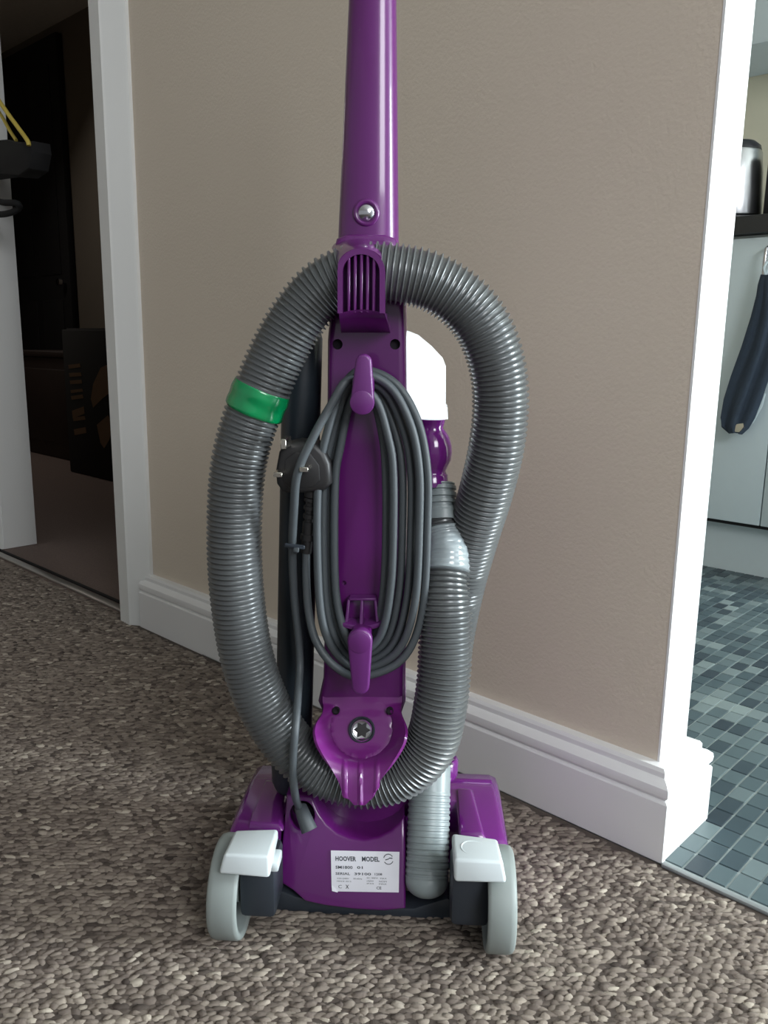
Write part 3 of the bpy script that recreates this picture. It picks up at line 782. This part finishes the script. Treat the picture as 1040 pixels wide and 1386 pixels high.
# ================================================================== kitchen through the opening
def wthing(name, s, n, z, label, cat, group=None):
    o = empty(name, W(s, n, z), math.atan2(_TL[1], _TL[0])); bpy.context.view_layer.update()
    return tag(o, label, cat, group)
def wpart(name, bm, m, parent, label=None, smooth=38):
    o = mk(name, bm, m, parent, smooth=smooth)
    if label: o['label'] = label
    return o
ZD0, ZD1 = .153, .895
for s0, s1, lb in ((.383, .93, 'white kitchen base cabinet with the dark towel hanging on it'), (-.217, .383, 'white kitchen base cabinet at the right edge of the photo')):
    t = wthing('base_cabinet', (s0+s1)/2, 1.66, 0, lb, 'cabinet', 'white base cabinets under the dark worktop')
    wpart('carcass', wbox(s0+.001, s1-.001, 1.386, 1.95, .140, .903), 'cabinet', t)
    wpart('shadow_gap', wbox(s0+.001, s1-.001, 1.375, 1.388, .143, .150), 'gap', t)
    dr = wpart('door', wbox(s0+.0015, s1-.0015, 1.365, 1.384, ZD0, ZD1, .0015), 'cabinet', t)
    hs = s0 + .045
    wpart('handle', tube(crom([W(hs, 1.368, .87), W(hs, 1.345, .867), W(hs, 1.335, .855), W(hs, 1.333, .82), W(hs, 1.335, .785), W(hs, 1.345, .773), W(hs, 1.368, .770)], 6), .0045, 10), 'steel', dr, 'chrome bow handle')
    wpart('plinth', wbox(s0, s1, 1.415, 1.43, .0, .142), 'cabinet', t)
tag(mk('worktop', wbox(-.225, .948, 1.345, 1.968, .904, .949, .003), 'worktop', None, W(-.1, 1.6, .904)), 'dark stone-effect kitchen worktop running over the white cabinets', 'worktop')
# wall cabinet whose underside shows at the very top
t = wthing('wall_cabinet', .4, 1.8, 1.46, 'pale kitchen wall cabinet cut off by the top right corner', 'cabinet')
wpart('carcass', wbox(-.3, .93, 1.69, 1.968, 1.46, 2.1), 'cabinet', t)
wpart('door', wbox(.31, .928, 1.67, 1.69, 1.458, 2.1, .001), 'cabinet', t)
wpart('door', wbox(-.3, .307, 1.67, 1.69, 1.458, 2.1, .001), 'cabinet', t)
# kettle
ks, kz = wn(991, 285, 1.55); kz = .949
t = wthing('kettle', ks, 1.55, kz, 'stainless steel kettle on the dark kitchen worktop', 'kettle')
kc = W(ks, 1.55, kz)
wpart('base', lathe(kc, (0, 0, 1), [(.078, 0), (.082, .004), (.082, .022), (.074, .027), (0, .028)], 40), 'blackp', t)
wpart('jug', lathe(kc + Vector((0, 0, .028)), (0, 0, 1), [(.078, 0), (.079, .004), (.076, .05), (.072, .11), (.066, .165), (.062, .172), (0, .172)], 48), 'brushed', t, smooth=45)
wpart('lid', lathe(kc + Vector((0, 0, .20)), (0, 0, 1), [(.063, 0), (.060, .012), (.045, .024), (.015, .030), (0, .030)], 40), 'blackp', t)
wpart('handle', tube(crom([kc + Vector((-.03, .055, .21)), kc + Vector((-.06, .10, .20)), kc + Vector((-.065, .11, .12)), kc + Vector((-.04, .065, .06))], 8), .011, 12), 'blackp', t)
wpart('spout', hexa([kc + Vector(p) for p in ((-.055, -.045, .15), (-.085, -.06, .185), (-.075, -.075, .185), (-.045, -.06, .15), (-.05, -.02, .19), (-.085, -.05, .20), (-.075, -.08, .20), (-.04, -.05, .19))], .003), 'brushed', t)
# black appliance beside it, mostly out of frame
s1 = wn(1037, 285, 1.55)[0] - .006
t = wthing('toaster', s1-.10, 1.58, .949, 'black appliance right of the steel kettle, cut by the frame', 'toaster')
wpart('body', wbox(s1-.20, s1+.002, 1.50, 1.67, .955, 1.150, .02), 'blackp', t)
wpart('foot', wbox(s1-.19, s1-.01, 1.51, 1.66, .949, .957), 'blackp', t)
wpart('lever', wbox(s1-.11, s1-.08, 1.49, 1.502, 1.06, 1.075, .002), 'steel', t)
# towel hanging from the handle, gathered at the top and splayed to the left
def towel():
    n0 = 1.325; bm = bmesh.new(); rows = []
    yy = [372, 386, 400, 430, 470, 510, 540, 565, 578, 586]
    xl = [1033, 1029, 1027, 1019, 1006, 991, 981, 976, 977, 986]
    xr = [1050, 1052, 1054, 1058, 1052, 1040, 1030, 1020, 1012, 1003]
    for i, y in enumerate(yy):
        row = []
        for j in range(15):
            u = j/14; x = xl[i] + (xr[i]-xl[i])*u
            n = n0 - .010*math.sin(math.pi*u) - .006*math.sin(u*14 + i*.25)*min(1, i/3)
            s, z = wn(x, y, n); row.append(bm.verts.new(W(s, n, z)))
        rows.append(row)
    for a, b in zip(rows, rows[1:]):
        for j in range(14): bm.faces.new((a[j], a[j+1], b[j+1], b[j]))
    clean(bm); bmesh.ops.solidify(bm, geom=bm.faces[:], thickness=.006); return bm
ts_, tz_ = wn(1033, 385, 1.345)
t = wthing('towel', ts_, 1.345, tz_, 'dark navy tea towel hanging from the cabinet handle', 'towel')
wpart('cloth', towel(), 'towel', t, smooth=70)
q = [W(*(lambda sz: (sz[0], 1.308, sz[1]))(wn(x, y, 1.308))) for x, y in ((990, 575), (1006, 573), (1008, 579), (1001, 585), (990, 584))]
wpart('hem', slab(q, [p + Vector(_N)*.006 for p in q], .001), 'hem', t, 'beige lining showing at the bottom corner')
q = [W(*(lambda sz: (sz[0], 1.324, sz[1]))(wn(x, y, 1.324))) for x, y in ((1026, 534), (1036, 533), (1032, 550), (1020, 572), (1014, 576), (1021, 555))]
wpart('lining', slab(q, [p + Vector(_N)*.005 for p in q], .001), 'pale', t, 'pale edge')
tp = W(*(lambda sz: (sz[0], 1.326, sz[1]))(wn(1037, 372, 1.326)))
wpart('hanging_loop', tube(crom([tp + Vector((0, 0, .0)), tp + Vector((.006, 0, .02)), tp + Vector((.0, .0, .03)), tp + Vector((-.006, 0, .016)), tp + Vector((0, 0, -.004))], 6), .003, 8), 'pale', t)

# ================================================================== dark room through the doorway on the left
sw, _z = wn(78, 120, 1.55); zt = wn(62, 48, 1.55)[1]
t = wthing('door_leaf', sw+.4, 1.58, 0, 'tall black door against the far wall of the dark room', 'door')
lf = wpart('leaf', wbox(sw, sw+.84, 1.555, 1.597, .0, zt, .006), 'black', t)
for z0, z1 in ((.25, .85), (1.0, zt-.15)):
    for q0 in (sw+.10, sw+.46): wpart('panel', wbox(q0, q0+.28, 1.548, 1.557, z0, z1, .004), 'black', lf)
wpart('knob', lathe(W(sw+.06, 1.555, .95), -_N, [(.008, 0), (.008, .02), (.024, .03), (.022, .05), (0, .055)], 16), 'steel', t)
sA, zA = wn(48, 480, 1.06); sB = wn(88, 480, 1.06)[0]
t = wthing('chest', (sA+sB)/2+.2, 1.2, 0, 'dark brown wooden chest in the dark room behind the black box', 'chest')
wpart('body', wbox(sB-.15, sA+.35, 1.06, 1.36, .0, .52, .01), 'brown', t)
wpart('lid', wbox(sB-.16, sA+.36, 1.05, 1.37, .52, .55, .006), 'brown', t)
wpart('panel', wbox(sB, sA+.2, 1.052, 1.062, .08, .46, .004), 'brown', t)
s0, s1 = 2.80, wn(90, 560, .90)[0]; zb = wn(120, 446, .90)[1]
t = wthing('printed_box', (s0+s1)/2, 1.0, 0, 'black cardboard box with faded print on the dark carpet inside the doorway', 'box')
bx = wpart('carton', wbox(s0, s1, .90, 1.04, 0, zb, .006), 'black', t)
wpart('flap', wbox(s0+.01, s1-.01, .92, 1.02, zb-.005, zb+.006, .002), 'black', t)
def mark(pxs, name='print_mark'):
    q = [W(*(lambda sz: (sz[0], .8985, sz[1]))(wn(x, y, .8985))) for x, y in pxs]
    wpart(name, slab(q, [p + Vector(_N)*.001 for p in q]), 'print_', bx, smooth=None)
for y0, y1, sl in ((492, 497, 2), (504, 509, 1), (514, 519, 1), (526, 530, 2), (534, 539, 2), (550, 560, 6), (563, 568, 2), (578, 586, 3)):
    k = (y0-490)*.09
    mark([(92+k, y0+sl), (108+k, y0), (109+k, y1), (93+k, y1+sl)])
mark([(136, 498), (144, 494), (151, 494), (152, 515), (150, 530), (138, 540), (126, 552), (123, 540), (126, 520)], 'print_figure')
mark([(131, 575), (146, 562), (153, 575), (148, 595), (141, 607), (136, 600)], 'print_figure')

# black bag with yellow strap hung on the left door frame, cable hank below it
def wtube(pxs, n, r, seg=10): return tube(crom([W(*(lambda sz: (sz[0], nn, sz[1]))(wn(x, y, nn))) for (x, y), nn in zip(pxs, n)], 8), r, seg)
so, zo = wn(2, 215, .05)
t = wthing('hanging_bag', so, .05, zo, 'small black bag with yellow straps hung on the left door frame', 'bag')
q = [W(*(lambda sz: (sz[0], .045, sz[1]))(wn(x, y, .045))) for x, y in ((-60, 186), (-20, 190), (6, 188), (24, 192), (40, 190), (42, 205), (38, 228), (24, 238), (0, 236), (-30, 240), (-60, 236))]
wpart('pouch', slab(q, [p + Vector(_N)*.05 for p in q], .008), 'black', t)
wpart('strap', wtube([(-20, 95), (-6, 128), (8, 150), (24, 172), (37, 190), (39, 197)], [.04]*6, .0052), 'yellow', t, 'yellow strap')
wpart('strap', wtube([(-20, 110), (-8, 140), (4, 160), (14, 178), (22, 190)], [.055]*5, .0042), 'yellow', t, 'yellow strap')
so, zo = wn(2, 281, .055)
t = wthing('cable_hank', so, .05, zo, 'black cable loops hanging on the left door frame below the bag', 'cable')
wpart('coil', wtube([(-50, 262), (-20, 268), (4, 274), (22, 275), (26, 281), (14, 288), (-6, 290), (-40, 284)], [.045, .045, .05, .06, .07, .06, .05, .05], .008), 'black', t)
